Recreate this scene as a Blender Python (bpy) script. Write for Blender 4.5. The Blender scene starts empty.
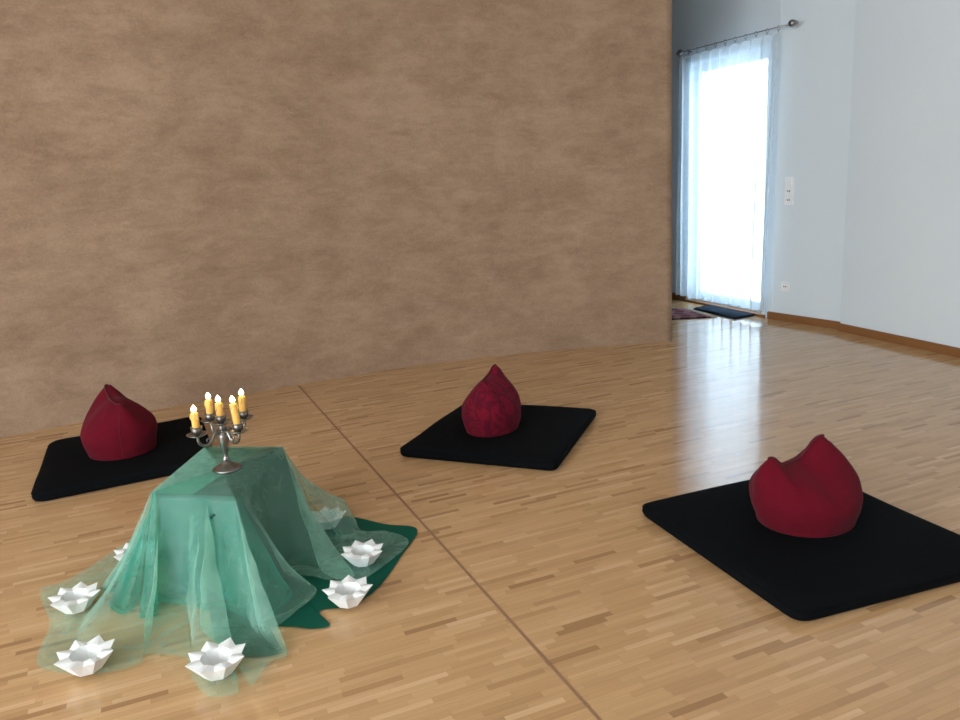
import bpy, bmesh, math, random
from mathutils import Vector, Matrix, noise
random.seed(4)
S = bpy.context.scene
COL = S.collection
PI = math.pi

# ------------------------------------------------------------------ camera
FPX, PITCH, ROLL, EYE = 794.6, 0.23087, -0.05654, 1.35
cp, sp = math.cos(PITCH), math.sin(PITCH)
fwd, up0, rt0 = Vector((0, cp, -sp)), Vector((0, sp, cp)), Vector((1, 0, 0))
rt = math.cos(ROLL) * rt0 + math.sin(ROLL) * up0
up = -math.sin(ROLL) * rt0 + math.cos(ROLL) * up0
cam = bpy.data.cameras.new('camera'); co = bpy.data.objects.new('camera', cam); COL.objects.link(co)
cam.sensor_fit = 'HORIZONTAL'; cam.sensor_width = 36; cam.lens = FPX / 960 * 36; cam.clip_start = .05
M = Matrix((rt, up, -fwd)).transposed().to_4x4(); M.translation = (0, 0, EYE); co.matrix_world = M
S.camera = co

def at(u, v, z=0.0):
    """measured spot of the photograph -> point of the horizontal plane at height z"""
    d = rt * ((u - 480) / FPX) + up * (-(v - 360) / FPX) + fwd
    t = (z - EYE) / d.z
    return Vector((d.x * t, d.y * t, z))

# ------------------------------------------------------------------ helpers
def link(name, bm, mat, parent=None, smooth=True, mod=None):
    me = bpy.data.meshes.new(name); bm.normal_update(); bm.to_mesh(me); bm.free()
    if smooth:
        for p in me.polygons: p.use_smooth = True
    for m in (mat if isinstance(mat, (list, tuple)) else [mat]): me.materials.append(m)
    o = bpy.data.objects.new(name, me); COL.objects.link(o)
    if parent is not None: o.parent = parent
    return o

def tag(o, label, cat, group=None, kind=None):
    o['label'] = label; o['category'] = cat
    if group: o['group'] = group
    if kind: o['kind'] = kind
    return o

def thing(name, label, cat, loc=(0, 0, 0), rz=0, group=None):
    o = bpy.data.objects.new(name, None); COL.objects.link(o); o.empty_display_size = .1
    o.location = loc; o.rotation_euler = (0, 0, rz)
    return tag(o, label, cat, group)

def struct(name, bm, mat, smooth=False):
    o = link(name, bm, mat, None, smooth); o['kind'] = 'structure'; return o

def box(bm, c, s, rz=0, bev=0):
    b = bmesh.new(); bmesh.ops.create_cube(b, size=1)
    bmesh.ops.scale(b, vec=s, verts=b.verts)
    if bev: bmesh.ops.bevel(b, geom=b.edges[:], offset=bev, segments=3, affect='EDGES', profile=.6)
    bmesh.ops.transform(b, matrix=Matrix.Translation(c) @ Matrix.Rotation(rz, 4, 'Z'), verts=b.verts)
    merge(bm, b); return bm

def merge(bm, b):
    me = bpy.data.meshes.new('t'); b.to_mesh(me); b.free(); bm.from_mesh(me); bpy.data.meshes.remove(me)

def prism(bm, pts, z0, z1):
    lo = [bm.verts.new((p[0], p[1], z0)) for p in pts]; hi = [bm.verts.new((p[0], p[1], z1)) for p in pts]
    n = len(pts)
    bm.faces.new(lo[::-1]); bm.faces.new(hi)
    for i in range(n): bm.faces.new((lo[i], lo[(i + 1) % n], hi[(i + 1) % n], hi[i]))
    return bm

def lathe(bm, prof, c=(0, 0, 0), n=28):
    c = Vector(c); rings = []
    for r, z in prof:
        if r < 1e-5: rings.append([bm.verts.new(c + Vector((0, 0, z)))])
        else: rings.append([bm.verts.new(c + Vector((r * math.cos(2 * PI * k / n), r * math.sin(2 * PI * k / n), z))) for k in range(n)])
    for a, b in zip(rings, rings[1:]):
        for k in range(n):
            k2 = (k + 1) % n
            if len(a) == 1 and len(b) == 1: continue
            if len(a) == 1: bm.faces.new((a[0], b[k2], b[k]))
            elif len(b) == 1: bm.faces.new((a[k], a[k2], b[0]))
            else: bm.faces.new((a[k], a[k2], b[k2], b[k]))
    return bm

def tube(bm, pts, rad, n=10, cap=True):
    pts = [Vector(p) for p in pts]; rings = []; prev = None
    for i, p in enumerate(pts):
        t = (pts[min(i + 1, len(pts) - 1)] - pts[max(i - 1, 0)]).normalized()
        if prev is None:
            a = Vector((0, 0, 1)) if abs(t.z) < .9 else Vector((1, 0, 0))
            x = t.cross(a).normalized()
        else: x = (prev - t * prev.dot(t)).normalized()
        prev = x; y = t.cross(x)
        r = rad[i] if isinstance(rad, (list, tuple)) else rad
        rings.append([bm.verts.new(p + (x * math.cos(2 * PI * k / n) + y * math.sin(2 * PI * k / n)) * r) for k in range(n)])
    for a, b in zip(rings, rings[1:]):
        for k in range(n): bm.faces.new((a[k], a[(k + 1) % n], b[(k + 1) % n], b[k]))
    if cap: bm.faces.new(rings[0][::-1]); bm.faces.new(rings[-1])
    return bm

def catmull(P, sub, closed=False):
    n = len(P); out = []
    for i in range(n if closed else n - 1):
        g = (lambda k: P[k % n]) if closed else (lambda k: P[max(0, min(n - 1, k))])
        p0, p1, p2, p3 = g(i - 1), g(i), g(i + 1), g(i + 2)
        for j in range(sub):
            t = j / sub
            out.append(.5 * ((2 * p1) + (p2 - p0) * t + (2 * p0 - 5 * p1 + 4 * p2 - p3) * t * t + (3 * p1 - p0 - 3 * p2 + p3) * t ** 3))
    if not closed: out.append(P[-1].copy())
    return out

# ------------------------------------------------------------------ materials
class NT:
    def __init__(s, name):
        s.m = bpy.data.materials.new(name); s.m.use_nodes = True; s.t = s.m.node_tree; s.t.nodes.clear()
        s.out = s.n('ShaderNodeOutputMaterial')
    def n(s, ty, **kw):
        nd = s.t.nodes.new(ty)
        for k, v in kw.items():
            if k.startswith('i_'):
                key = k[2:]; key = int(key) if key.isdigit() else key.replace('_', ' ')
                nd.inputs[key].default_value = v
            else: setattr(nd, k, v)
        return nd
    def l(s, a, b): s.t.links.new(a, b)
    def math(s, op, a, b=None, c=None):
        nd = s.n('ShaderNodeMath', operation=op)
        for i, x in enumerate((a, b, c)):
            if x is None: continue
            if isinstance(x, (int, float)): nd.inputs[i].default_value = x
            else: s.l(x, nd.inputs[i])
        return nd.outputs[0]
    def ramp(s, fac, stops, interp='LINEAR'):
        r = s.n('ShaderNodeValToRGB'); r.color_ramp.interpolation = interp
        e = r.color_ramp.elements
        while len(e) < len(stops): e.new(.5)
        for k, (p, c) in enumerate(stops):
            e[k].position = p; e[k].color = (*c, 1) if len(c) == 3 else c
        s.l(fac, r.inputs[0]); return r.outputs[0]
    def mix(s, f, a, b, blend='MIX'):
        nd = s.n('ShaderNodeMix', data_type='RGBA', blend_type=blend)
        for sock, x in ((nd.inputs[0], f), (nd.inputs[6], a), (nd.inputs[7], b)):
            if isinstance(x, (int, float)): sock.default_value = x
            elif isinstance(x, tuple): sock.default_value = (*x, 1) if len(x) == 3 else x
            else: s.l(x, sock)
        return nd.outputs[2]
    def noise(s, vec, scale, detail=4, rough=.55, dist=0):
        nd = s.n('ShaderNodeTexNoise'); nd.inputs['Scale'].default_value = scale
        nd.inputs['Detail'].default_value = detail; nd.inputs['Roughness'].default_value = rough; nd.inputs['Distortion'].default_value = dist
        if vec is not None: s.l(vec, nd.inputs['Vector'])
        return nd.outputs[0]
    def coords(s, scale=(1, 1, 1), rot=(0, 0, 0), world=True):
        if world: v = s.n('ShaderNodeNewGeometry').outputs['Position']
        else: v = s.n('ShaderNodeTexCoord').outputs['Object']
        mp = s.n('ShaderNodeMapping'); mp.inputs['Scale'].default_value = scale; mp.inputs['Rotation'].default_value = rot
        s.l(v, mp.inputs[0]); return mp.outputs[0]
    def bsdf(s, col, rough=.6, metal=0, spec=.5, bump=None, bstr=.3, bdist=.005, sheen=0, **kw):
        b = s.n('ShaderNodeBsdfPrincipled')
        for nm, x in (('Base Color', col), ('Roughness', rough), ('Metallic', metal), ('Specular IOR Level', spec), ('Sheen Weight', sheen)):
            if isinstance(x, tuple): b.inputs[nm].default_value = (*x, 1)
            elif isinstance(x, (int, float)): b.inputs[nm].default_value = x
            else: s.l(x, b.inputs[nm])
        for k, x in kw.items(): b.inputs[k.replace('_', ' ')].default_value = x
        if bump is not None:
            bp = s.n('ShaderNodeBump'); bp.inputs['Strength'].default_value = bstr; bp.inputs['Distance'].default_value = bdist
            s.l(bump, bp.inputs['Height']); s.l(bp.outputs[0], b.inputs['Normal'])
        return b
    def done(s, b):
        s.l(b.outputs[0], s.out.inputs[0]); return s.m

def mat_plain(name, col, rough=.6, metal=0, spec=.5, nscale=40, namt=.08, world=False, bstr=.15, bdist=.002, sheen=0):
    t = NT(name); v = t.coords(world=world); nz = t.noise(v, nscale)
    c = t.mix(nz, tuple(x * (1 - namt) for x in col), tuple(min(1, x * (1 + namt)) for x in col))
    return t.done(t.bsdf(c, rough, metal, spec, nz, bstr, bdist, sheen))

PLANK = math.radians(22.9)
def mat_parquet():
    t = NT('oak_strip_parquet')
    v = t.coords(rot=(0, 0, -PLANK))
    sx = t.n('ShaderNodeSeparateXYZ'); t.l(v, sx.inputs[0]); X, Y = sx.outputs[0], sx.outputs[1]
    W, L = .0225, .17
    row = t.math('FLOOR', t.math('DIVIDE', Y, W))
    wn = t.n('ShaderNodeTexWhiteNoise', noise_dimensions='1D'); t.l(row, wn.inputs['W'])
    xs = t.math('ADD', t.math('DIVIDE', X, L), t.math('MULTIPLY', wn.outputs[0], 7.0))
    col = t.math('FLOOR', xs)
    cb = t.n('ShaderNodeCombineXYZ'); t.l(row, cb.inputs[0]); t.l(col, cb.inputs[1])
    w2 = t.n('ShaderNodeTexWhiteNoise', noise_dimensions='2D'); t.l(cb.outputs[0], w2.inputs['Vector'])
    base = t.ramp(w2.outputs[0], [(0, (.36, .215, .108)), (.03, (.45, .285, .142)), (.09, (.53, .35, .178)), (.35, (.575, .385, .20)), (.65, (.605, .41, .215)), (.9, (.64, .44, .24)), (1, (.70, .50, .30))])
    # grain along the strip
    sc = t.n('ShaderNodeVectorMath', operation='MULTIPLY'); sc.inputs[1].default_value = (3.5, 90, 1); t.l(v, sc.inputs[0])
    off = t.n('ShaderNodeVectorMath', operation='ADD'); t.l(sc.outputs[0], off.inputs[0]); t.l(w2.outputs[1], off.inputs[1])
    g = t.noise(off.outputs[0], 1.0, 5, .6)
    c = t.mix(t.math('MULTIPLY', t.math('SUBTRACT', g, .33), .8), base, (.36, .22, .11), 'MIX')
    big = t.noise(t.coords(), .55, 2)
    c = t.mix(1.0, c, (.96, .875, .83), 'MULTIPLY')
    c = t.mix(t.math('MULTIPLY', big, .25), c, t.mix(1.0, c, (.90, .86, .80), 'MULTIPLY'))
    # joints
    fy = t.math('FRACT', t.math('DIVIDE', Y, W)); fx = t.math('FRACT', xs)
    ey = t.math('LESS_THAN', t.math('MINIMUM', fy, t.math('SUBTRACT', 1.0, fy)), .03)
    ex = t.math('LESS_THAN', t.math('MINIMUM', fx, t.math('SUBTRACT', 1.0, fx)), .0035)
    j = t.math('MAXIMUM', ey, ex)
    c = t.mix(t.math('MULTIPLY', j, .22), c, (.17, .10, .05))
    rg = t.math('ADD', t.math('MULTIPLY', t.noise(t.coords(), 3.0, 3), .06), .10)
    return t.done(t.bsdf(c, rg, 0, .5, t.math('ADD', t.math('MULTIPLY', j, -.5), t.math('MULTIPLY', w2.outputs[0], .2)), .07, .001))

def mat_earth():
    t = NT('tan_earth_plaster')
    v1 = t.coords(scale=(.6, .6, 1.7)); v2 = t.coords(scale=(2.0, 2.0, 5.0)); v3 = t.coords(scale=(1, 1, 2.6))
    n1 = t.noise(v1, 1.3, 5, .6, .8); n2 = t.noise(v2, 1.0, 8, .72, 1.0); n3 = t.noise(t.coords(), 140, 3); n4 = t.noise(v3, 5, 6, .72, .4)
    n5 = t.noise(t.coords(scale=(1, 1, 1.6)), 2.6, 7, .7, .3)
    c = t.ramp(n1, [(.30, (.255, .165, .102)), (.45, (.325, .221, .143)), (.58, (.36, .25, .166)), (.75, (.43, .31, .218))])
    c = t.mix(.5, c, t.ramp(n2, [(.34, (.195, .12, .072)), (.46, (.315, .212, .136)), (.56, (.36, .25, .165)), (.68, (.455, .335, .235))]))
    c = t.mix(.32, c, t.ramp(n4, [(.38, (.18, .11, .068)), (.5, (.335, .23, .15)), (.62, (.45, .33, .235))]))
    c = t.mix(.30, c, t.ramp(n5, [(.38, (.20, .128, .083)), (.62, (.46, .335, .236))]))
    c = t.mix(.16, c, t.ramp(t.noise(t.coords(), 70, 6, .8), [(.35, (.17, .11, .07)), (.65, (.50, .37, .27))]))
    c = t.mix(1.0, c, (.95, .90, .875), 'MULTIPLY')
    sp_ = t.ramp(t.noise(t.coords(), 210, 2), [(.68, (0, 0, 0)), (.76, (1, 1, 1))])
    c = t.mix(t.math('MULTIPLY', sp_, .35), c, (.46, .36, .27))
    return t.done(t.bsdf(c, .92, 0, .2, t.math('ADD', t.math('MULTIPLY', n3, .6), t.math('MULTIPLY', n5, .5)), .25, .003))

def mat_white_wall():
    t = NT('white_wall_paint'); v = t.coords()
    n1 = t.noise(v, 130, 3); n2 = t.noise(v, 1.3, 3)
    c = t.mix(n2, (.72, .80, .86), (.76, .835, .89))
    return t.done(t.bsdf(c, .8, 0, .25, n1, .25, .002))

def mat_wood(name, a, b, rough=.4, rz=0):
    t = NT(name); v = t.coords(scale=(4, 4, 60), rot=(0, 0, rz)); n = t.noise(v, 1.0, 5, .6)
    return t.done(t.bsdf(t.mix(n, a, b), rough, 0, .45, n, .1, .001))

def mat_sheer(name, col, alpha, trans=.5, streak=.12, tint=(1, 1, 1), rough=.8, sheen=.0):
    """a thin woven veil: some of the light passes between the threads, the rest is scattered by them"""
    t = NT(name); v = t.coords()
    d = t.n('ShaderNodeBsdfDiffuse'); tl = t.n('ShaderNodeBsdfTranslucent'); tr = t.n('ShaderNodeBsdfTransparent')
    n1 = t.noise(v, 16, 5, .65, .8); n0 = t.noise(v, 420, 2)
    c = t.mix(n1, tuple(x * .88 for x in col), tuple(min(1, x * 1.12) for x in col))
    t.l(c, d.inputs[0]); t.l(c, tl.inputs[0]); tr.inputs[0].default_value = (*tint, 1)
    m1 = t.n('ShaderNodeMixShader'); m1.inputs[0].default_value = trans; t.l(d.outputs[0], m1.inputs[1]); t.l(tl.outputs[0], m1.inputs[2])
    gl = t.n('ShaderNodeBsdfGlossy'); gl.inputs['Roughness'].default_value = .45; gl.inputs[0].default_value = (.8, .95, .9, 1)
    m3 = t.n('ShaderNodeMixShader'); m3.inputs[0].default_value = sheen; t.l(m1.outputs[0], m3.inputs[1]); t.l(gl.outputs[0], m3.inputs[2])
    bp = t.n('ShaderNodeBump'); bp.inputs['Strength'].default_value = .35; bp.inputs['Distance'].default_value = .004; t.l(n1, bp.inputs['Height'])
    for s_ in (d, tl, gl): t.l(bp.outputs[0], s_.inputs['Normal'])
    f = t.math('ADD', t.math('ADD', alpha - streak / 2 - .05, t.math('MULTIPLY', n1, streak)), t.math('MULTIPLY', n0, .1))
    ge = t.n('ShaderNodeNewGeometry'); dt = t.n('ShaderNodeVectorMath', operation='DOT_PRODUCT')
    t.l(ge.outputs['Normal'], dt.inputs[0]); t.l(ge.outputs['Incoming'], dt.inputs[1])
    cs = t.math('MAXIMUM', t.math('ABSOLUTE', dt.outputs['Value']), .24)   # a slanted weave lets less light between its threads
    f = t.math('MAXIMUM', f, .05)
    f = t.math('SUBTRACT', 1.0, t.math('POWER', t.math('SUBTRACT', 1.0, f), t.math('DIVIDE', 1.0, cs)))
    m2 = t.n('ShaderNodeMixShader'); t.l(f, m2.inputs[0]); t.l(tr.outputs[0], m2.inputs[1]); t.l(m3.outputs[0], m2.inputs[2])
    t.l(m2.outputs[0], t.out.inputs[0]); return t.m

def mat_fabric(name, col, nap=.25, rough=.95, scale=600, sheen=.2, var=.2, spec=.12):
    t = NT(name); v = t.coords(world=False); n1 = t.noise(v, scale, 2); n2 = t.noise(v, 9, 4, .6)
    c = t.mix(n2, tuple(x * (1 - var) for x in col), tuple(x * (1 + var) for x in col))
    c = t.mix(t.math('MULTIPLY', n1, nap), c, tuple(x * .55 for x in col))
    return t.done(t.bsdf(c, rough, 0, spec, n1, .3, .002, sheen))

def mat_zafu_print():
    t = NT('crimson_printed_velvet'); v = t.coords(world=False)
    n = t.noise(v, 8, 2.5, .5, 1.6)
    band = t.ramp(n, [(.40, (0, 0, 0)), (.44, (1, 1, 1)), (.50, (1, 1, 1)), (.54, (0, 0, 0)), (.60, (0, 0, 0)), (.63, (.8, .8, .8)), (.68, (0, 0, 0))])
    n2 = t.noise(v, 600, 2)
    sx = t.n('ShaderNodeSeparateXYZ'); t.l(v, sx.inputs[0])
    f = t.math('MULTIPLY', band, .5)
    c = t.mix(f, (.150, .006, .018), (.035, .004, .012))
    return t.done(t.bsdf(c, .9, 0, .08, n2, .3, .002, .02))

def mat_rug():
    t = NT('red_kilim_pile'); v = t.coords(world=False)
    sx = t.n('ShaderNodeSeparateXYZ'); t.l(v, sx.inputs[0])
    b = t.math('PINGPONG', t.math('MULTIPLY', sx.outputs[1], 9.0), 1.0)
    w = t.math('PINGPONG', t.math('ADD', t.math('MULTIPLY', sx.outputs[0], 14.0), t.math('MULTIPLY', b, .6)), 1.0)
    c = t.ramp(b, [(0, (.16, .02, .025)), (.35, (.05, .012, .02)), (.55, (.30, .22, .2)), (.66, (.13, .02, .03)), (.85, (.03, .015, .04))], 'CONSTANT')
    c = t.mix(t.math('MULTIPLY', t.math('GREATER_THAN', w, .6), .35), c, (.33, .2, .17))
    n = t.noise(v, 300, 2)
    return t.done(t.bsdf(c, .95, 0, .1, n, .5, .003))

def mat_emit(name, col, st):
    t = NT(name); e = t.n('ShaderNodeEmission'); e.inputs[0].default_value = (*col, 1); e.inputs[1].default_value = st
    # hotter near the base of the flame, cooler at the tip
    return t.done(e)

def mat_wax():
    t = NT('honey_yellow_wax'); v = t.coords(world=False); n = t.noise(v, 60, 3)
    c = t.mix(n, (.74, .42, .095), (.84, .52, .15))
    return t.done(t.bsdf(c, .45, 0, .4, n, .2, .001, 0, Subsurface_Weight=.35, Subsurface_Scale=.02))

def mat_glass():
    t = NT('clear_glass'); g = t.n('ShaderNodeBsdfGlossy'); g.inputs['Roughness'].default_value = .03
    tr = t.n('ShaderNodeBsdfTransparent'); tr.inputs[0].default_value = (.93, .95, .95, 1)
    m = t.n('ShaderNodeMixShader'); m.inputs[0].default_value = .04; t.l(tr.outputs[0], m.inputs[1]); t.l(g.outputs[0], m.inputs[2])
    return t.done(m)

M_FLOOR, M_EARTH, M_WALL = mat_parquet(), mat_earth(), mat_white_wall()
M_CEIL = mat_plain('ceiling_paint', (.7, .71, .71), .9, nscale=80)
M_SKIRT = mat_wood('oak_skirting', (.22, .092, .032), (.30, .135, .048), .4)
M_CORK = mat_plain('cork_joint', (.29, .155, .08), .85, nscale=120, namt=.35, world=True)
M_BLACK = mat_fabric('black_cotton', (.0034, .0042, .0054), .5, sheen=.0, spec=.07)
M_BLACK2 = mat_plain('black_piping_cord', (.004, .0045, .006), .9, nscale=300)
M_RED = mat_fabric('crimson_velvet', (.118, .0042, .0125), .35, sheen=.03, spec=.08)
M_REDSEAM = mat_plain('crimson_seam_thread', (.08, .003, .009), .9, nscale=300)
M_PRINT = mat_zafu_print()
M_ORG = mat_sheer('sage_organza', (.45, .74, .62), .165, .42, .22, (.90, .985, .95), sheen=.10)
M_TEAL = mat_sheer('teal_voile', (.004, .43, .335), .33, .55, .12, (.5, .95, .85), sheen=.05)
M_GREEN = mat_sheer('bottle_green_voile', (.003, .105, .068), .92, .25, .08, (.4, .8, .6), sheen=.03)
M_PAPER = mat_plain('white_folded_paper', (.80, .81, .80), .7, nscale=25, namt=.04)
M_PEWTER = mat_plain('tarnished_pewter', (.26, .25, .235), .33, 1, nscale=60, namt=.25, bstr=.2)
M_WAX, M_WICK = mat_wax(), mat_plain('charred_wick', (.02, .015, .01), .9)
M_FLAME = mat_emit('candle_flame', (1, .74, .42), 14)
M_GLASS = mat_glass()
M_TABLE = mat_wood('pale_table_wood', (.42, .30, .18), (.5, .37, .24), .5)
M_CURTAIN = mat_sheer('white_curtain_voile', (.80, .86, .92), .50, .62, .08, (.97, .99, 1))
M_STEEL = mat_plain('brushed_steel', (.33, .34, .35), .35, 1, nscale=60)
M_PLASTIC = mat_plain('white_switch_plastic', (.9, .91, .92), .4, nscale=30, namt=.02)
M_HOLE = mat_plain('dark_socket_hole', (.03, .03, .03), .7)
M_FRAME = mat_plain('white_window_lacquer', (.72, .75, .77), .4, nscale=30, namt=.02)
M_RUG, M_FRINGE = mat_rug(), mat_plain('cream_rug_fringe', (.45, .40, .34), .95, nscale=200)
M_NAVY = mat_fabric('navy_rug_pile', (.006, .020, .042), .5, sheen=.02, var=.4)
M_BEAD = mat_plain('dark_green_bead', (.01, .07, .06), .3)

# ------------------------------------------------------------------ the room
CEIL = 3.25
PLAN = [(-5, -3.6), (4.9, -3.6), (3.3, 5.05), (3.02, 6.1), (2.72, 6.69), (.95, 11.27), (-5, 11.27)]
bm = bmesh.new(); prism(bm, PLAN, -.06, 0); struct('floor', bm, M_FLOOR)
bm = bmesh.new(); prism(bm, PLAN, CEIL, CEIL + .1); struct('ceiling', bm, M_CEIL)
# curved earthen partition
ctrl = [Vector(p) for p in ((-5, 2.72), (-4.3, 3.42), (-3.5, 4.03), (-2.824, 4.448), (-2.367, 4.731), (-1.837, 5.0), (-1.261, 5.302), (-.586, 5.62), (-.074, 5.785), (.462, 5.905), (1.005, 5.966), (1.488, 5.99))]
front = catmull(ctrl, 6)
nrm = []
for i, p in enumerate(front):
    t = (front[min(i + 1, len(front) - 1)] - front[max(i - 1, 0)]).normalized(); nrm.append(Vector((-t.y, t.x)))
bm = bmesh.new(); TH = .34
nz = 24
def colm(pts): return [[bm.verts.new((p.x, p.y, CEIL * k / nz)) for k in range(nz + 1)] for p in pts]
A = colm(front); B = colm([p + n * TH for p, n in zip(front, nrm)])
for a, b in zip(A, A[1:]):
    for k in range(nz): bm.faces.new((a[k], b[k], b[k + 1], a[k + 1]))
for a, b in zip(B, B[1:]):
    for k in range(nz): bm.faces.new((b[k], a[k], a[k + 1], b[k + 1]))
for k in range(nz):
    bm.faces.new((A[-1][k], B[-1][k], B[-1][k + 1], A[-1][k + 1])); bm.faces.new((B[0][k], A[0][k], A[0][k + 1], B[0][k + 1]))
struct('wall_back', bm, M_EARTH, True)
for p in bpy.data.meshes['wall_back'].polygons[-2 * nz:]: p.use_smooth = False
# right-hand wall, three flat panels
COR, DA, NA = Vector((2.505, 6.683)), Vector((-.361, .9325)), Vector((-.9325, -.361))
def panel(bm, a, b, z0, z1, th=.25, nrm=None):
    a, b = Vector(a), Vector(b); d = (b - a).normalized(); n = nrm or Vector((d.y, -d.x))
    prism(bm, [a, b, b + n * th, a + n * th], z0, z1)
SEAM = Vector((2.848, 6.06))
bm = bmesh.new(); panel(bm, (4.75, -3.6), (3.148, 5.05), 0, CEIL); panel(bm, (3.148, 5.05), SEAM + Vector((-.034, -.016)), 0, CEIL); struct('wall_right', bm, M_WALL)
bm = bmesh.new(); panel(bm, SEAM + Vector((.012, .0)), COR, 0, CEIL); struct('wall_side', bm, M_WALL)
# far panel with the tall window opening
OP0, OP1, OPH = .11, 1.15, 2.22
def P(t, off=0.0): return COR + DA * t + NA * off
bm = bmesh.new()
panel(bm, P(-.02), P(OP0), 0, CEIL); panel(bm, P(OP1), P(5), 0, CEIL); panel(bm, P(OP0), P(OP1), OPH, CEIL)
struct('wall_far', bm, M_WALL)
# the unseen rest of the room
bm = bmesh.new(); prism(bm, [(-5.15, -3.6), (-5, -3.6), (-5, 11.27), (-5.15, 11.27)], 0, CEIL); struct('wall_left', bm, M_WALL)
bm = bmesh.new(); prism(bm, [(-5, -3.75), (4.9, -3.75), (4.9, -3.6), (-5, -3.6)], 0, CEIL); struct('wall_rear', bm, M_WALL)
bm = bmesh.new(); prism(bm, [(-5, 11.27), (1.0, 11.27), (1.0, 11.4), (-5, 11.4)], 0, CEIL); struct('wall_end', bm, M_WALL)
# skirting boards
def skirting(name, a, b, th=.016, h=.062, ext=0):
    a, b = Vector(a), Vector(b); d = (b - a).normalized(); n = Vector((-d.y, d.x))
    bm = bmesh.new()
    pts = [a, b, b + n * th, a + n * th]
    prism(bm, pts, 0.0005, h)
    bmesh.ops.bevel(bm, geom=[e for e in bm.edges if all(v.co.z > h - .001 for v in e.verts)], offset=.004, segments=2, affect='EDGES')
    o = struct(name, bm, M_SKIRT)
    return o
skirting('baseboard_right', (3.148, 5.05), SEAM + Vector((-.034, -.016)))
skirting('baseboard_front', (4.75, -3.6), (3.148, 5.05))
skirting('baseboard_side', SEAM + Vector((.012, 0)), COR + Vector((-.012, .015)), .016, .062)
skirting('baseboard_far', P(OP1 + .03), P(2.9))
# cork expansion joint across the parquet
a, b = at(297, 384), at(600, 720); d = (b - a).normalized(); n = Vector((-d.y, d.x, 0)) * .0052; b = b + d * 3; a = a - d * .02
bm = bmesh.new()
N = 120; vs = []
for i in range(N + 1):
    p = a.lerp(b, i / N); w = 1 + .35 * noise.noise(Vector((i * .9, 0, 0)))
    vs.append([bm.verts.new(p + n * w + Vector((0, 0, .0008))), bm.verts.new(p - n * w + Vector((0, 0, .0008)))])
for i in range(N): bm.faces.new((vs[i][0], vs[i][1], vs[i + 1][1], vs[i + 1][0]))
struct('trim_1', bm, M_CORK)
# tall window behind the curtain
wn = bpy.data.objects.new('window_1', None); COL.objects.link(wn); wn['kind'] = 'structure'
rzA = math.atan2(DA.y, DA.x)
def wbox(t0, t1, z0, z1, off=-.12, dep=.07):
    c = P((t0 + t1) / 2, off); return (c.x, c.y, (z0 + z1) / 2), (abs(t1 - t0), dep, z1 - z0), rzA
bm = bmesh.new()
for q in ((OP0, OP0 + .07, .0, OPH), (OP1 - .07, OP1, .0, OPH), (OP0 + .07, OP1 - .07, OPH - .08, OPH), (OP0 + .07, OP1 - .07, 0, .1)): box(bm, *wbox(*q))
link('window_frame', bm, M_FRAME, wn, False)
bm = bmesh.new(); box(bm, *wbox(OP0 + .07, OP1 - .07, .1, OPH - .08, -.12, .012)); link('pane', bm, M_GLASS, wn, False)
bm = bmesh.new(); c = P(OP0 + .035, -.07); box(bm, (c.x, c.y, 1.02), (.03, .03, .13), rzA, .005); link('window_handle', bm, M_STEEL, wn, False)
bm = bmesh.new(); box(bm, *wbox(OP0 - .05, OP1 + .05, 0.0003, .022, -.02, .08)); o = struct('trim_2', bm, M_SKIRT)

# curtain rod
RZ, ROFF = 2.325, .085
rod = thing('curtain_rod', 'thin dark steel curtain rod with knob ends above the bright window', 'curtain rod', (*P(.48, ROFF), RZ), rzA)
bm = bmesh.new(); tube(bm, [(-.70, 0, 0), (.68, 0, 0)], .0048, 10); link('rod', bm, M_STEEL, rod)
for sx in (-.72, .70):
    bm = bmesh.new(); lathe(bm, [(0, -.05), (.010, -.05), (.012, -.04), (.012, -.026), (.024, -.018), (.029, 0), (.024, .018), (.012, .024), (.009, .036), (0, .038)], n=18)
    s = 1 if sx > 0 else -1
    bmesh.ops.rotate(bm, cent=(0, 0, 0), matrix=Matrix.Rotation(-s * PI / 2, 3, 'Y'), verts=bm.verts); bmesh.ops.translate(bm, vec=(sx, 0, 0), verts=bm.verts)
    link('finial', bm, M_STEEL, rod)
for sx in (-.64, .64):
    bm = bmesh.new(); tube(bm, [(sx, 0, 0), (sx, -ROFF + .002, 0)], .006, 8); lathe(bm, [(0, 0), (.02, 0)], (sx, 0, 0)) if 0 else None
    link('bracket', bm, M_STEEL, rod)
XR = [-.575 + .127 * k for k in range(11)]
for x in XR:
    bm = bmesh.new(); tube(bm, [(x, .014 * math.cos(a * PI / 8), -.006 + .016 * math.sin(a * PI / 8)) for a in range(17)], .0022, 6, False)
    box(bm, (x, 0, -.030), (.007, .005, .020)); link('ring', bm, M_STEEL, rod)
# curtain
cur = thing('curtain', 'floor length sheer white curtain glowing in front of the window', 'curtain', (*P(.48, ROFF), 0), rzA)
bm = bmesh.new(); NU, NV = 150, 30; g = []
for i in range(NU + 1):
    u = i / NU; colv = []
    for k in range(NV + 1):
        w = k / NV; z = 2.285 - w * 2.215
        ph = u * 10 * 2 * PI + .8 * noise.noise(Vector((u * 5, 0, 3)))
        sag = .028 * (1 - w) ** 10 * math.sin(u * PI * 10) ** 2
        amp = .020 + .012 * w + .010 * noise.noise(Vector((u * 4, w * 2, 0)))
        x = -.585 + 1.30 * u + .085 * w * (1 - u) + .03 * u * w
        y = amp * math.sin(ph + .5 * w) + .012 * noise.noise(Vector((u * 9, w * 1.5, 7)))
        colv.append(bm.verts.new((x, y, z - sag)))
    g.append(colv)
for i in range(NU):
    for k in range(NV): bm.faces.new((g[i][k], g[i + 1][k], g[i + 1][k + 1], g[i][k + 1]))
link('curtain_panel', bm, M_CURTAIN, cur)
bm = bmesh.new(); h = []
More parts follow.
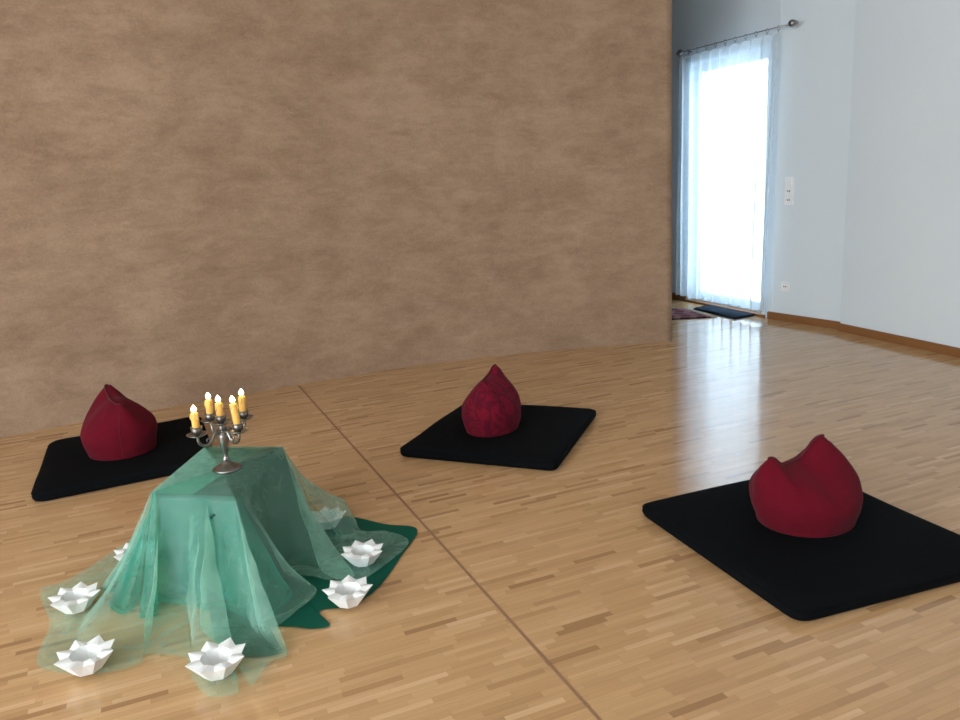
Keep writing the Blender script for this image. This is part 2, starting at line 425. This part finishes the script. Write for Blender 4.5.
me = bpy.data.objects['curtain_panel'].data
for i in range(NU + 1):
    lo = me.vertices[i * (NV + 1) + NV].co; hi = me.vertices[i * (NV + 1) + NV - 1].co
    h.append([bm.verts.new(lo + Vector((0, -.003, 0))), bm.verts.new(lo.lerp(hi, .9) + Vector((0, -.003, 0)))])
for i in range(NU): bm.faces.new((h[i][0], h[i + 1][0], h[i + 1][1], h[i][1]))
link('hem', bm, M_CURTAIN, cur)

# sockets on the side wall
WD = (COR - SEAM - Vector((.012, 0))).normalized(); WN = Vector((WD.y, -WD.x)) * -1
if WN.x > 0: WN = -WN
rzW = math.atan2(WD.y, WD.x)
def on_side(t, off): return SEAM + Vector((.012, 0)) + WD * t + WN * off
def wall_plate(name, label, cat, t, z, n):
    c = on_side(t, .006)
    r = thing(name, label, cat, (c.x, c.y, z), rzW)
    s = 1 if Vector((-math.sin(rzW), math.cos(rzW))).dot(WN) > 0 else -1
    H = .081 + .071 * (n - 1)
    bm = bmesh.new(); box(bm, (0, 0, 0), (.081, .011, H), 0, .003); link('cover_plate', bm, M_PLASTIC, r, False)
    for k in range(n):
        zz = (k - (n - 1) / 2) * .071
        if n > 1 and k == n - 1:
            bm = bmesh.new(); box(bm, (0, s * .008, zz), (.055, .010, .055), 0, .003); link('rocker', bm, M_PLASTIC, r, False)
            continue
        bm = bmesh.new(); lathe(bm, [(.024, 0), (.024, .004), (.0205, .004), (.0195, -.004), (0, -.004)], n=24)
        bmesh.ops.rotate(bm, cent=(0, 0, 0), matrix=Matrix.Rotation(-s * PI / 2, 3, 'X'), verts=bm.verts)
        bmesh.ops.translate(bm, vec=(0, s * .0060, zz), verts=bm.verts); so = link('socket_insert', bm, M_PLASTIC, r, False)
        bm = bmesh.new()
        for dx in (-.0095, .0095): box(bm, (dx, s * .0045, zz), (.010, .005, .010))
        link('contact_hole', bm, M_HOLE, so, False)
L_ = (COR - SEAM).length
wall_plate('socket_panel', 'white triple switch and socket plate at hand height beside the curtain', 'socket', L_ * .79, 1.07, 3)
wall_plate('wall_socket', 'small white wall socket low down above the oak skirting', 'socket', L_ * .80, .29, 1)

# rugs by the window
def slab(bm, pts, z0, z1, sub=10, wob=.0):
    cn = [Vector(p) for p in pts]; g0, g1 = [], []
    for top, zz in ((False, z0), (True, z1)):
        rows = []
        for i in range(sub + 1):
            r = []
            for k in range(sub + 1):
                p = cn[0].lerp(cn[1], i / sub).lerp(cn[3].lerp(cn[2], i / sub), k / sub)
                r.append(bm.verts.new((p.x, p.y, zz + (wob * noise.noise(Vector((p.x * 5, p.y * 5, 1))) if top else 0))))
            rows.append(r)
        for i in range(sub):
            for k in range(sub):
                f = (rows[i][k], rows[i + 1][k], rows[i + 1][k + 1], rows[i][k + 1]); bm.faces.new(f if top else f[::-1])
        g0, g1 = (rows, g1) if not top else (g0, rows)
    for i in range(sub):
        for (i0, k0, i1, k1) in ((i, 0, i + 1, 0), (i, sub, i + 1, sub), (0, i, 0, i + 1), (sub, i, sub, i + 1)):
            bm.faces.new((g0[i0][k0], g0[i1][k1], g1[i1][k1], g1[i0][k0]))
    bmesh.ops.recalc_face_normals(bm, faces=bm.faces)
rl = at(696, 322); 
R0, R1, R2, R3 = Vector((1.40, 6.86)), Vector((2.05, 6.86)), Vector((1.93, 7.35)), Vector((1.29, 7.62))
rug = thing('patterned_rug', 'dark red striped rug with pale fringe half hidden by the earthen wall', 'rug', (1.72, 7.2, 0), 0)
off = Vector((1.72, 7.2))
bm = bmesh.new(); slab(bm, [R0 - off, R1 - off, R2 - off, R3 - off], .0005, .011, 12, .003); link('pile', bm, M_RUG, rug)
bm = bmesh.new()
for k in range(46):
    p = (R1 - off).lerp(R2 - off, (k + .5) / 46); d2 = Vector((.055 + random.uniform(-.01, .012), random.uniform(-.015, .015)))
    tube(bm, [(p.x - .006, p.y, .006), (p.x + d2.x * .5, p.y + d2.y * .5, .005), (p.x + d2.x, p.y + d2.y, .003)], .0028, 5)
f = link('fringe', bm, M_FRINGE, rug); f['kind'] = 'stuff'
B0, B1, B2, B3 = at(735, 319.5), at(769, 313.4), at(722, 304.3), at(694, 309.5)
bc = (B0 + B2) / 2
nav = thing('navy_rug', 'small dark navy blue rug on the floor under the white curtain', 'rug', (bc.x, bc.y, 0))
bm = bmesh.new(); slab(bm, [(q - bc).xy for q in (B0, B1, B2, B3)], .0125 if 0 else .0005, .016, 14, .006); link('pile', bm, M_NAVY, nav)
bm = bmesh.new(); q = [(x - bc) for x in (B0, B1, B2, B3)]
tube(bm, [(p.x, p.y, .008) for p in (q + [q[0]])], .006, 6); link('binding', bm, M_NAVY, nav)

# ------------------------------------------------------------------ floor mats
def round_quad(c, r, n=7):
    out = []
    for i in range(4):
        p, a, b = c[i], c[i - 1], c[(i + 1) % 4]
        d1, d2 = (a - p).normalized(), (b - p).normalized()
        s, e = p + d1 * r, p + d2 * r
        for k in range(n):
            t = k / (n - 1); out.append(s * (1 - t) ** 2 + p * 2 * t * (1 - t) + e * t * t)
        nx = c[(i + 1) % 4] + (p - c[(i + 1) % 4]).normalized() * r
        for k in range(1, 14): out.append(e.lerp(nx, k / 14))
    return out
def floor_mat(label, corners, th, r, sag=.006, seed=0, lift=None):
    c = [Vector(p[:2]) for p in corners]; ctr = sum(c, Vector((0, 0))) / 4
    root = thing('floor_mat', label, 'floor mat', (ctr.x, ctr.y, 0), 0, 'black square meditation mats on the parquet')
    o = round_quad([p - ctr for p in c], r)
    prof = [(.970, .0), (.990, .006), (1.001, th * .3), (1.003, th * .48), (.998, th * .66), (.985, th * .83), (.965, th * .94), (.93, th), (.87, th + .003), (.75, th + .004), (.5, th + .003), (.25, th), (.06, th - .002)]
    bm = bmesh.new(); rings = []
    for s, z in prof:
        ring = []
        for p in o:
            q = p * s
            wz = noise.noise(Vector((q.x * 3.2 + seed * 7, q.y * 3.2, 0))) * sag * (1 if z > .02 else 0)
            lf = lift(q) if lift else 0
            ring.append(bm.verts.new((q.x, q.y, max(.0003, z + wz) + lf)))
        rings.append(ring)
    n = len(o)
    for a, b in zip(rings, rings[1:]):
        for k in range(n): bm.faces.new((a[k], a[(k + 1) % n], b[(k + 1) % n], b[k]))
    bm.faces.new(rings[0][::-1]); bm.faces.new(rings[-1])
    link('mat_cover', bm, M_BLACK, root)
    bm = bmesh.new(); pp = [Vector((p.x * .9995, p.y * .9995, th * .72 + noise.noise(Vector((p.x * 3.2 + seed * 7, p.y * 3.2, 0))) * sag + (lift(p) if lift else 0))) for p in o]
    tube(bm, pp + [pp[0]], .0022, 6, False); link('piping', bm, M_BLACK, root)
    return root
floor_mat('black floor mat at the far left, between the earthen wall and green table', [(-2.065, 3.375), (-1.335, 3.745), (-1.675, 4.54), (-2.39, 4.185)], .052, .07, .006, 1)
floor_mat('black floor mat in the middle by the wall, under the patterned red cushion', [(-.43, 3.735), (.318, 3.412), (.632, 4.215), (-.105, 4.50)], .055, .035, .006, 2)
floor_mat('largest black floor mat at the right, cut off by the photo edge', [(.592, 2.925), (.892, 2.085), (1.68, 2.33), (1.385, 3.20)], .055, .055, .008, 3)

# ------------------------------------------------------------------ cushions
def cushion(label, c, rz, A0, B0, hs, hornp, hornm, mat, seed, ridge=.72, base=.058, skew=0.0, seam=PI * .93, bpow=2.2, tipw=.08, apow=2.8, hexp=(3, 3)):
    root = thing('meditation_cushion', label, 'cushion', (c[0], c[1], base), rz, 'red bag cushions on the black mats')
    NW, NT_ = 44, 96
    def surf(w, th):
        """w 0..1 from the base rim to the pinched top seam"""
        bulge = math.sin(min(1, w / .36) * PI / 2) if w < .36 else 1
        A = A0 * (.89 + .11 * bulge) * (1 if w < .36 else 1 - (1 - ridge) * ((w - .36) / .64) ** apow)
        Bv = B0 * (.89 + .11 * bulge) * (1 if w < .30 else 1 - (1 - tipw) * ((w - .30) / .70) ** bpow)
        s = math.cos(th); si = math.sin(th)
        ex = 1 - .12 * w
        x = A * math.copysign(abs(s) ** ex, s); y = Bv * si
        hp = (hornp if s > 0 else hornm) * math.sin(min(1, abs(s) / .92) * PI / 2) ** (hexp[0] if s > 0 else hexp[1])
        z = hs * (w ** .92) + hp * w ** 1.7
        x += skew * w * w
        # slack cloth: soft dents under the top seam and creases that run down from the ears
        dent = math.exp(-((w - .72) / .2) ** 2) * (1 - abs(s) ** 2) * .022
        y -= math.copysign(dent, si) * (.6 + .8 * noise.noise(Vector((s * 3, si * 2, seed))))
        cr = .010 * w * math.sin(th * 5 + seed + 3 * w) * math.exp(-((w - .7) / .28) ** 2)
        nzv = noise.noise(Vector((x * 9, y * 9, z * 9 + seed * 3.1))) * .010 + noise.noise(Vector((x * 22, y * 22, z * 22 + seed))) * .0035
        rr = max(.001, math.hypot(x, y)); f = 1 + (cr + nzv * (1 if w > .03 else 0) * (1 - .6 * w)) / max(rr, .05)
        return Vector((x * f, y * f, z))
    bm = bmesh.new(); rings = []
    for i in range(NW + 1):
        w = i / NW; rings.append([bm.verts.new(surf(w, 2 * PI * k / NT_)) for k in range(NT_)])
    for a, b in zip(rings, rings[1:]):
        for k in range(NT_): bm.faces.new((a[k], a[(k + 1) % NT_], b[(k + 1) % NT_], b[k]))
    bm.faces.new(rings[0][::-1])
    for k in range(NT_ // 2 - 1):
        a, b, c2, d = rings[-1][k], rings[-1][k + 1], rings[-1][NT_ - k - 1], rings[-1][(NT_ - k) % NT_]
        vs = []
        for v in (a, b, c2, d):
            if v not in vs: vs.append(v)
        try: bm.faces.new(vs)
        except ValueError: pass
    bmesh.ops.recalc_face_normals(bm, faces=bm.faces)
    o = link('cushion_cover', bm, mat, root)
    for nm, ang in (('side_seam', seam), ('side_seam', PI * 2 - .25)):
        bm = bmesh.new(); tube(bm, [surf(.04 + .9 * k / 30, ang) * 1.0 for k in range(31)], .0022, 6); link(nm, bm, M_REDSEAM, root)
    bm = bmesh.new(); tube(bm, [surf(1, PI * k / 24) + Vector((0, 0, .001)) for k in range(25)], .0045, 6); link('top_seam', bm, M_REDSEAM, root)
    return root
cushion('plain crimson cushion with a leaning peak, on the far left mat', (-1.875, 3.93), math.radians(126), .195, .182, .280, .045, -.012, M_RED, 1.3, .64, tipw=.15)
cushion('crimson cushion with dark print and single point, on the middle mat', (.046, 3.955), math.radians(70), .19, .150, .272, .035, .0, M_PRINT, 5.1, .55, tipw=.12)
cushion('crimson cushion with two upright ears, on the large right mat', (1.155, 2.685), math.radians(22), .195, .183, .222, .080, .040, M_RED, 9.2, .64, .058, -.052, bpow=2.6, hexp=(1.8, 5))

# ------------------------------------------------------------------ low table under the cloths
BL, FL, FR, BR = Vector((-1.092, 2.967)), Vector((-1.128, 2.52)), Vector((-.832, 2.448)), Vector((-.783, 2.913))
TZ = .36
tc = (BL + FL + FR + BR) / 4
tb = thing('low_table', 'small low table hidden under the green cloths, holding the candelabra', 'table', (tc.x, tc.y, 0))
inn = [(p - tc) * .965 for p in (FL, FR, BR, BL)]
bm = bmesh.new(); prism(bm, inn, TZ - .022, TZ - .004); link('table_top', bm, M_TABLE, tb, False)
bm = bmesh.new(); o_ = [p * .96 for p in inn]; i_ = [p * .86 for p in inn]
for k in range(4): prism(bm, [o_[k], o_[(k + 1) % 4], i_[(k + 1) % 4], i_[k]], TZ - .085, TZ - .022)
link('apron', bm, M_TABLE, tb, False)
for k in range(4):
    p = inn[k] * .87; bm = bmesh.new(); box(bm, (p.x, p.y, (TZ - .022) / 2), (.034, .034, TZ - .023), .1, .002); link('leg', bm, M_TABLE, tb, False)

# ------------------------------------------------------------------ cloths
def drape(name, label, cat, stations, top, zf, zt, mat, closed, grow, sub=7, seed=0, wave=.004, npf=16, nph=8, fan=True):
    """cloth hung from the table edge; each station is (edge point, floor-touch point, hem point, belly)"""
    E = [Vector((*(tc + (s[0] - tc) * grow), 0)) for s in stations]; F = [Vector((*s[1].xy, 0)) for s in stations]; H = [Vector((*s[2].xy, 0)) for s in stations]
    c = [Vector((s[3], s[4] if len(s) > 4 else .42, 0)) for s in stations]
    hz = [Vector((s[5] if len(s) > 5 else 0, 0, 0)) for s in stations]
    def lin(Pv):
        out = []; n = len(Pv)
        for i in range(n if closed else n - 1):
            for j in range(sub): out.append(Pv[i].lerp(Pv[(i + 1) % n], j / sub))
        if not closed: out.append(Pv[-1])
        return out
    E2, F2, H2, c2, h2 = lin(E), catmull(F, sub, closed), catmull(H, sub, closed), lin(c), lin(hz)
    bm = bmesh.new(); cols = []
    for ci, (e, f, h, cc, hh) in enumerate(zip(E2, F2, H2, c2, h2)):
        col = []
        k = e + (f - e) * cc.x
        for j in range(npf + 1):
            t = j / npf
            p = e * (1 - t) ** 2 + k * 2 * t * (1 - t) + f * t * t
            z = zt * (1 - t) ** 2 + zt * cc.y * 2 * t * (1 - t) + (zf + hh.x) * t * t
            wv = wave * 2.2 * math.sin(PI * t)
            p = p + Vector((noise.noise(Vector((p.x * 14, p.y * 14, seed))), noise.noise(Vector((p.x * 14, p.y * 14, seed + 5))), 0)) * wv
            col.append(Vector((p.x, p.y, z)))
        for j in range(1, nph + 1):
            t = j / nph; p = f.lerp(h, t)
            wz = wave * .55 * abs(.7 + noise.noise(Vector((p.x * 16, p.y * 16, seed + 2))) * 1.6) * math.sin(PI * min(1, t * 1.2)) + hh.x * (1 - t)
            col.append(Vector((p.x, p.y, zf + max(0, wz) + ci * 6e-6)))
        cols.append([bm.verts.new(v) for v in col])
    n = len(cols)
    for i in range(n if closed else n - 1):
        a, b = cols[i], cols[(i + 1) % n]
        for j in range(len(a) - 1):
            try: bm.faces.new((a[j], b[j], b[j + 1], a[j + 1]))
            except ValueError: pass
    if top is not None:
        ctr = bm.verts.new((*top, zt))
        for i in range(n if closed else n - 1):
            a, b = cols[i][0], cols[(i + 1) % n][0]
            if (a.co - b.co).length > 1e-6: bm.faces.new((ctr, b, a))
    bmesh.ops.remove_doubles(bm, verts=bm.verts, dist=1e-5)
    bmesh.ops.recalc_face_normals(bm, faces=bm.faces)
    o = link(name, bm, mat)
    return tag(o, label, cat)

def edge(a, b, t): return a.lerp(b, t)
def q(u, v): return at(u, v, 0)
V3 = lambda x, y: Vector((x, y, 0))
# teal voile: whole top, left and front
drape('teal_cloth', 'bright teal cloth beneath the veil, hanging over the left side of the table', 'cloth', [
    (edge(BL, BR, .9), V3(-.80, 3.0), V3(-.80, 3.02), .5),
    (edge(BL, BR, .4), V3(-.97, 3.05), V3(-.97, 3.07), .5),
    (BL, V3(-1.13, 3.03), V3(-1.14, 3.05), .5),
    (edge(BL, FL, .5), V3(-1.19, 2.76), V3(-1.21, 2.76), .5),
    (edge(BL, FL, .80), q(108, 588), q(106, 592), .48, .5),
    (edge(BL, FL, .92), q(126, 590), q(126, 594), .5, .5),
    (edge(BL, FL, .96), q(112, 600), q(109, 606), .44, .46),
    (FL, q(126, 612), q(124, 617), .44, .46),
    (FL, q(143, 596), q(143, 602), .5, .5),
    (FL, q(141, 614), q(140, 620), .45, .46),
    (edge(FL, FR, .04), q(158, 614), q(158, 618), .46, .48),
    (edge(FL, FR, .08), q(152, 598), q(152, 606), .5, .5),
    (edge(FL, FR, .2), q(172, 598), q(172, 606), .5, .5),
    (edge(FL, FR, .4), q(192, 603), q(192, 608), .5, .5),
    (edge(FL, FR, .6), q(206, 608), q(206, 613), .5, .5),
    (edge(FL, FR, .8), q(222, 604), q(222, 610), .5, .5),
    (FR, q(250, 618), q(250, 622), .5, .5),
    (FR, q(262, 622), q(263, 626), .46, .42),
    (edge(FR, BR, .06), q(292, 594), q(293, 597), .43, .40),
    (edge(FR, BR, .14), q(270, 586), q(272, 588), .45, .42),
    (edge(FR, BR, .3), V3(-.79, 2.58), V3(-.78, 2.58), .5),
    (edge(FR, BR, .7), V3(-.77, 2.78), V3(-.76, 2.78), .5),
], tc, .009, TZ + .001, M_TEAL, True, 1.0, seed=1, wave=.005)
# bottle green voile: right side and the floor beside it
TD = edge(FL, FR, .50)
drape('dark_green_cloth', 'bottle green cloth spread from the table onto the floor on the right', 'cloth', [
    (edge(FL, FR, .05), q(170, 589), q(168, 592), .5, .5),
    (edge(FL, FR, .16), q(178, 589), q(176, 594), .5, .5),
    (edge(FL, FR, .35), q(190, 591), q(190, 596), .5, .5),
    (edge(FL, FR, .6), q(210, 593), q(206, 600), .5, .5),
    (edge(FL, FR, .93), q(234, 602), q(219, 650), .6, .4),
    (FR, q(247, 606), q(246, 658), .6, .4),
    (FR, q(256, 608), q(282, 653), .6, .38),
    (edge(FR, BR, .06), q(257, 602), q(266, 630), .6, .38),
    (edge(FR, BR, .14), q(263, 596), q(291, 628), .6, .38),
    (edge(FR, BR, .22), q(268, 589), q(313, 630), .6, .38),
    (edge(FR, BR, .34), q(275, 578), q(330, 626), .6, .38),
    (edge(FR, BR, .5), q(282, 569), q(320, 612), .6, .38),
    (edge(FR, BR, .75), q(296, 558), q(350, 607), .55, .38),
    (BR, q(312, 550), q(378, 589), .5, .40),
    (BR, q(322, 540), q(402, 556), .4, .42),
    (BR, q(322, 536), q(417, 530), .4, .42),
    (BR, q(320, 530), q(385, 525), .4, .42),
    (BR, q(316, 522), q(345, 517), .4, .42),
    (edge(BR, BL, .25), V3(-.82, 3.02), V3(-.80, 3.06), .5, .5),
], TD, .004, TZ + .0025, M_GREEN, False, 1.012, seed=1, wave=.005)
# sage organza veil over everything
org = drape('organza_veil', 'sheer pale sage green organza veil draped over the table to the floor', 'cloth', [
    (edge(BL, BR, .5), V3(-.95, 3.05), V3(-.95, 3.12), .5),
    (BL, V3(-1.2, 3.05), V3(-1.33, 3.10), .45),
    (edge(BL, FL, .4), V3(-1.27, 2.80), q(116, 553), .42),
    (edge(BL, FL, .7), V3(-1.25, 2.66), q(88, 572), .42),
    (edge(BL, FL, .9), q(108, 592), q(62, 586), .42),
    (FL, q(92, 602), q(41, 592), .40, .42),
    (FL, q(100, 612), q(44, 608), .42, .42),
    (FL, q(88, 618), q(50, 629), .36, .42),
    (FL, q(76, 642), q(38, 660), .34, .40),
    (FL, q(88, 652), q(44, 673), .34, .42),
    (edge(FL, FR, .02), q(108, 645), q(80, 679), .38, .42),
    (edge(FL, FR, .06), q(128, 640), q(112, 676), .40, .42),
    (edge(FL, FR, .10), q(152, 634), q(140, 668), .40, .42),
    (edge(FL, FR, .16), q(146, 622), q(146, 659), .42, .45),
    (edge(FL, FR, .28), q(168, 612), q(166, 659), .45, .5),
    (edge(FL, FR, .48), q(186, 612), q(186, 662), .45, .5),
    (edge(FL, FR, .58), q(190, 632), q(189, 668), .47, .48),
    (edge(FL, FR, .60), q(194, 652), q(195, 686), .43, .42),
    (edge(FL, FR, .63), q(214, 660), q(210, 701), .42, .40),
    (edge(FL, FR, .66), q(234, 651), q(238, 698), .42, .41),
    (edge(FL, FR, .67), q(216, 640), q(234, 684), .46, .45),
    (edge(FL, FR, .68), q(200, 630), q(238, 670), .50, .50),
    (edge(FL, FR, .76), q(222, 616), q(252, 690), .50, .52),
    (edge(FL, FR, .90), q(246, 628), q(264, 674), .46, .48),
    (edge(FL, FR, .97), q(266, 650), q(273, 665), .42, .44),
    (FR, q(288, 654), q(287, 661), .40, .40),
    (FR, q(268, 644), q(274, 652), .43, .42),
    (FR, q(258, 626), q(268, 640), .47, .45),
    (edge(FR, BR, .03), q(280, 618), q(284, 626), .42, .43),
    (edge(FR, BR, .05), q(294, 612), q(296, 616), .40, .41),
    (edge(FR, BR, .08), q(316, 592), q(317, 595), .37, .37),
    (edge(FR, BR, .2), q(284, 575), q(290, 580), .44, .42),
    (edge(FR, BR, .5), q(300, 568), q(312, 580), .45, .44),
    (edge(FR, BR, .8), q(322, 572), q(330, 584), .42, .42),
    (edge(FR, BR, .97), q(353, 575), q(355, 580), .38, .38),
    (edge(FR, BR, .98), q(336, 580), q(344, 586), .40, .40),
    (BR, q(320, 572), q(352, 590), .44, .42),
    (BR, q(326, 552), q(384, 570), .44, .42),
    (BR, q(328, 540), q(409, 546), .44, .42),
    (BR, q(338, 540), q(388, 535), .38, .40),
    (BR, q(347, 541), q(362, 534), .36, .40),
    (edge(BR, BL, .02), q(345, 516), q(352, 519), .36, .46, .062),
    (edge(BR, BL, .1), q(312, 508), q(322, 508), .42, .45, .04),
    (edge(BR, BL, .25), V3(-.82, 3.05), V3(-.80, 3.1), .5, .5),
], tc, .0145, TZ + .006, M_ORG, True, 1.03, seed=1, wave=.005, sub=8)
# small dark bead sewn to the front of the veil
bm = bmesh.new()
d = (at(211, 517) - Vector((0, 0, EYE))).normalized()
hit, p0, nrm_, fi = org.ray_cast(Vector((0, 0, EYE)), d)
for dx, dz, r in ((0, 0, .0062), (.008, .006, .0045)):
    bmesh.ops.create_icosphere(bm, subdivisions=2, radius=r, matrix=Matrix.Translation((p0.x + dx, p0.y - .002, p0.z + dz)))
o = link('bead', bm, M_BEAD, org); o['label'] = 'tiny dark green bead'

# ------------------------------------------------------------------ paper stars
def paper_star_mesh():
    bm = bmesh.new(); N = 8
    ring = lambda r, z, ph: [bm.verts.new((r * math.cos(2 * PI * (k + ph) / N), r * math.sin(2 * PI * (k + ph) / N), z)) for k in range(N)]
    base = ring(.041, .0, 0); tips = ring(.086, .057, 0); vall = ring(.068, .047, .5); inn = ring(.044, .050, .5); mid = ring(.043, .053, 0); flo = ring(.041, .004, .5)
    for k in range(N):
        k1 = (k - 1) % N; k2 = (k + 1) % N
        bm.faces.new((base[k], base[k2], vall[k])); bm.faces.new((base[k], vall[k], tips[k])); bm.faces.new((base[k], tips[k], vall[k1]))
        bm.faces.new((tips[k], vall[k], inn[k])); bm.faces.new((tips[k], inn[k], mid[k])); bm.faces.new((tips[k], mid[k], inn[k1])); bm.faces.new((tips[k], inn[k1], vall[k1]))
        bm.faces.new((inn[k], flo[k], mid[k])); bm.faces.new((mid[k], flo[k], flo[k1])); bm.faces.new((mid[k], flo[k1], inn[k1]))
    bm.faces.new(base[::-1]); bm.faces.new(flo)
    bmesh.ops.remove_doubles(bm, verts=bm.verts, dist=1e-6)
    bmesh.ops.recalc_face_normals(bm, faces=bm.faces)
    return bm
SG = 'white folded paper stars round the table'
stars = [
    ((77, 608), .2, .96, 'white paper star on the sage veil hem at the far left'),
    ((88, 668), .75, .98, 'white paper star on the veil at the bottom left, nearest the left edge'),
    ((218.5, 672), .6, 1.0, 'white paper star at the front, nearest the camera, below the table'),
    ((349, 602), .1, .96, 'white paper star on the dark green cloth near its front hem'),
    ((363.5, 562), .45, .93, 'white paper star on the dark green cloth behind the front one'),
    ((328, 524), .3, .90, 'white paper star blurred behind the sheer veil at the back right'),
    ((137, 560), .0, .94, 'white paper star half hidden behind the left fold of the cloths'),
]
st0 = None
for i, (px, rz, s, lab) in enumerate(stars):
    if st0 is None: st0 = link('paper_star', paper_star_mesh(), M_PAPER, None, False); o = st0
    else: o = st0.copy(); COL.objects.link(o)
    p = at(*px, .02); o.location = (p.x, p.y, .019 if i not in (5, 6) else .012); o.rotation_euler = (0, 0, rz); o.scale = (s, s, s)
    tag(o, lab, 'paper star', SG)
# ------------------------------------------------------------------ candelabra
CB = Vector((-.928, 2.70)); CZ = TZ + .007
can = thing('candelabra', 'tarnished pewter five armed candelabra standing on the green covered table', 'candelabra', (CB.x, CB.y, CZ)); can.scale = (1, 1, .96)
bm = bmesh.new(); lathe(bm, [(0, 0), (.050, 0), (.052, .003), (.050, .007), (.043, .011), (.038, .014), (.030, .019), (.021, .023), (.014, .029), (.011, .036), (0, .036)]); link('base', bm, M_PEWTER, can)
bm = bmesh.new(); lathe(bm, [(0, .033), (.010, .033), (.015, .039), (.010, .046), (.008, .052), (.012, .070), (.016, .098), (.0215, .128), (.0195, .142), (.010, .148), (.009, .155), (.015, .162), (.009, .169), (.008, .186), (0, .186)]); link('stem', bm, M_PEWTER, can)
ANG = [math.radians(a) for a in (58, 128, 236, 320)]
AR, CUPZ = .103, .163
def cup_bm(c):
    bm = bmesh.new(); lathe(bm, [(0, 0), (.008, 0), (.010, .004), (.015, .009), (.0185, .018), (.019, .027), (.0175, .030), (.0205, .032), (.0205, .034), (.0145, .034), (.0145, .022), (0, .022)], c, 24); return bm
def pan_bm(c):
    bm = bmesh.new(); lathe(bm, [(0, 0), (.012, -.002), (.026, .001), (.034, .006), (.036, .008), (.034, .009), (.025, .004), (.012, .001), (0, .002)], c, 28); return bm
cups = [(0, 0, CUPZ + .014)]
for a in ANG:
    dx, dy = math.cos(a), math.sin(a)
    prof = [(.008, .140), (.020, .152), (.034, .149), (.043, .135), (.054, .121), (.072, .116), (.090, .124), (.101, .138), (AR, .152), (AR, .168)]
    pts = catmull([Vector((dx * r, dy * r, z)) for r, z in prof], 5)
    bm = bmesh.new(); tube(bm, pts, [.0072 - .0026 * k / len(pts) for k in range(len(pts))], 9)
    arm = link('arm', bm, M_PEWTER, can)
    bm = bmesh.new(); tube(bm, catmull([Vector((dx * r, dy * r, z)) for r, z in ((.060, .119), (.054, .131), (.060, .140), (.068, .136), (.066, .129))], 4), .0026, 7); link('scroll', bm, M_PEWTER, arm)
    cups.append((dx * AR, dy * AR, CUPZ))
for c in cups:
    link('drip_pan', pan_bm(c), M_PEWTER, can); link('candle_cup', cup_bm(c), M_PEWTER, can)

def candle(label, c, h, tilt, i):
    r = thing('candle', label, 'candle', (CB.x + c[0], CB.y + c[1], CZ + (c[2] + .0225) * .96 - .0), 0, 'lit yellow candles in the candelabra')
    r.rotation_euler = (tilt, -tilt * .4, i)
    bm = bmesh.new(); lathe(bm, [(0, 0), (.0105, 0), (.0125, .012), (.0130, h * .6), (.0132, h - .004), (.0115, h), (.007, h - .002), (0, h - .003)], n=24)
    for k in range(3):
        a = k * 2.1 + i; tube(bm, [(.0125 * math.cos(a), .0125 * math.sin(a), h - .003), (.0138 * math.cos(a), .0138 * math.sin(a), h - .012 - .004 * k), (.0132 * math.cos(a), .0132 * math.sin(a), h - .018 - .005 * k)], [.0022, .003, .002], 6)
    link('wax_stick', bm, M_WAX, r)
    bm = bmesh.new(); tube(bm, [(0, 0, h - .005), (.0005, 0, h + .004), (.002, 0, h + .010)], .0011, 6); link('wick', bm, M_WICK, r)
    bm = bmesh.new(); lathe(bm, [(0, h + .003), (.005, h + .005), (.0085, h + .009), (.0092, h + .013), (.0078, h + .018), (.0048, h + .023), (.002, h + .027), (0, h + .029)], n=16); link('flame', bm, M_FLAME, r)
hs = [.055, .066, .060, .062, .082]
labs = ['lit yellow candle in the central cup of the candelabra', 'lit yellow candle at the back right, the highest flame of the five',
        'lit yellow candle at the back left, just behind the leftmost one', 'lit yellow candle at the front left, the leftmost of the five',
        'lit yellow candle at the front right, the longest stick of the five']
for i, (c, h, l) in enumerate(zip(cups, hs, labs)): candle(l, c, h, (.0, .05, .02, -.03, .07)[i], i * 1.3)

# ------------------------------------------------------------------ light
W = bpy.data.worlds.new('daylight'); S.world = W; W.use_nodes = True
bg = W.node_tree.nodes['Background']; bg.inputs[0].default_value = (.64, .82, 1, 1); bg.inputs[1].default_value = 5.8
def area(name, loc, tgt, sx, sy, e, col):
    L = bpy.data.lights.new(name, 'AREA'); L.shape = 'RECTANGLE'; L.size = sx; L.size_y = sy; L.energy = e; L.color = col
    o = bpy.data.objects.new(name, L); COL.objects.link(o); o.location = loc
    o.rotation_euler = (Vector(tgt) - Vector(loc)).to_track_quat('-Z', 'Y').to_euler(); return o
area('window_daylight_left', (-4.7, -1.4, 1.75), (0, 2.0, 1.0), 3.2, 2.3, 300, (.85, .94, 1))
area('window_daylight_rear', (-1.6, -3.4, 1.8), (.2, 3, .7), 4.5, 2.2, 250, (.89, .955, 1))

S.view_settings.view_transform = 'Standard'; S.view_settings.look = 'None'; S.view_settings.gamma = 1; S.view_settings.exposure = 0.25
S.view_settings.use_curve_mapping = False
S.cycles.transparent_max_bounces = 32; S.cycles.max_bounces = 10; S.cycles.diffuse_bounces = 5
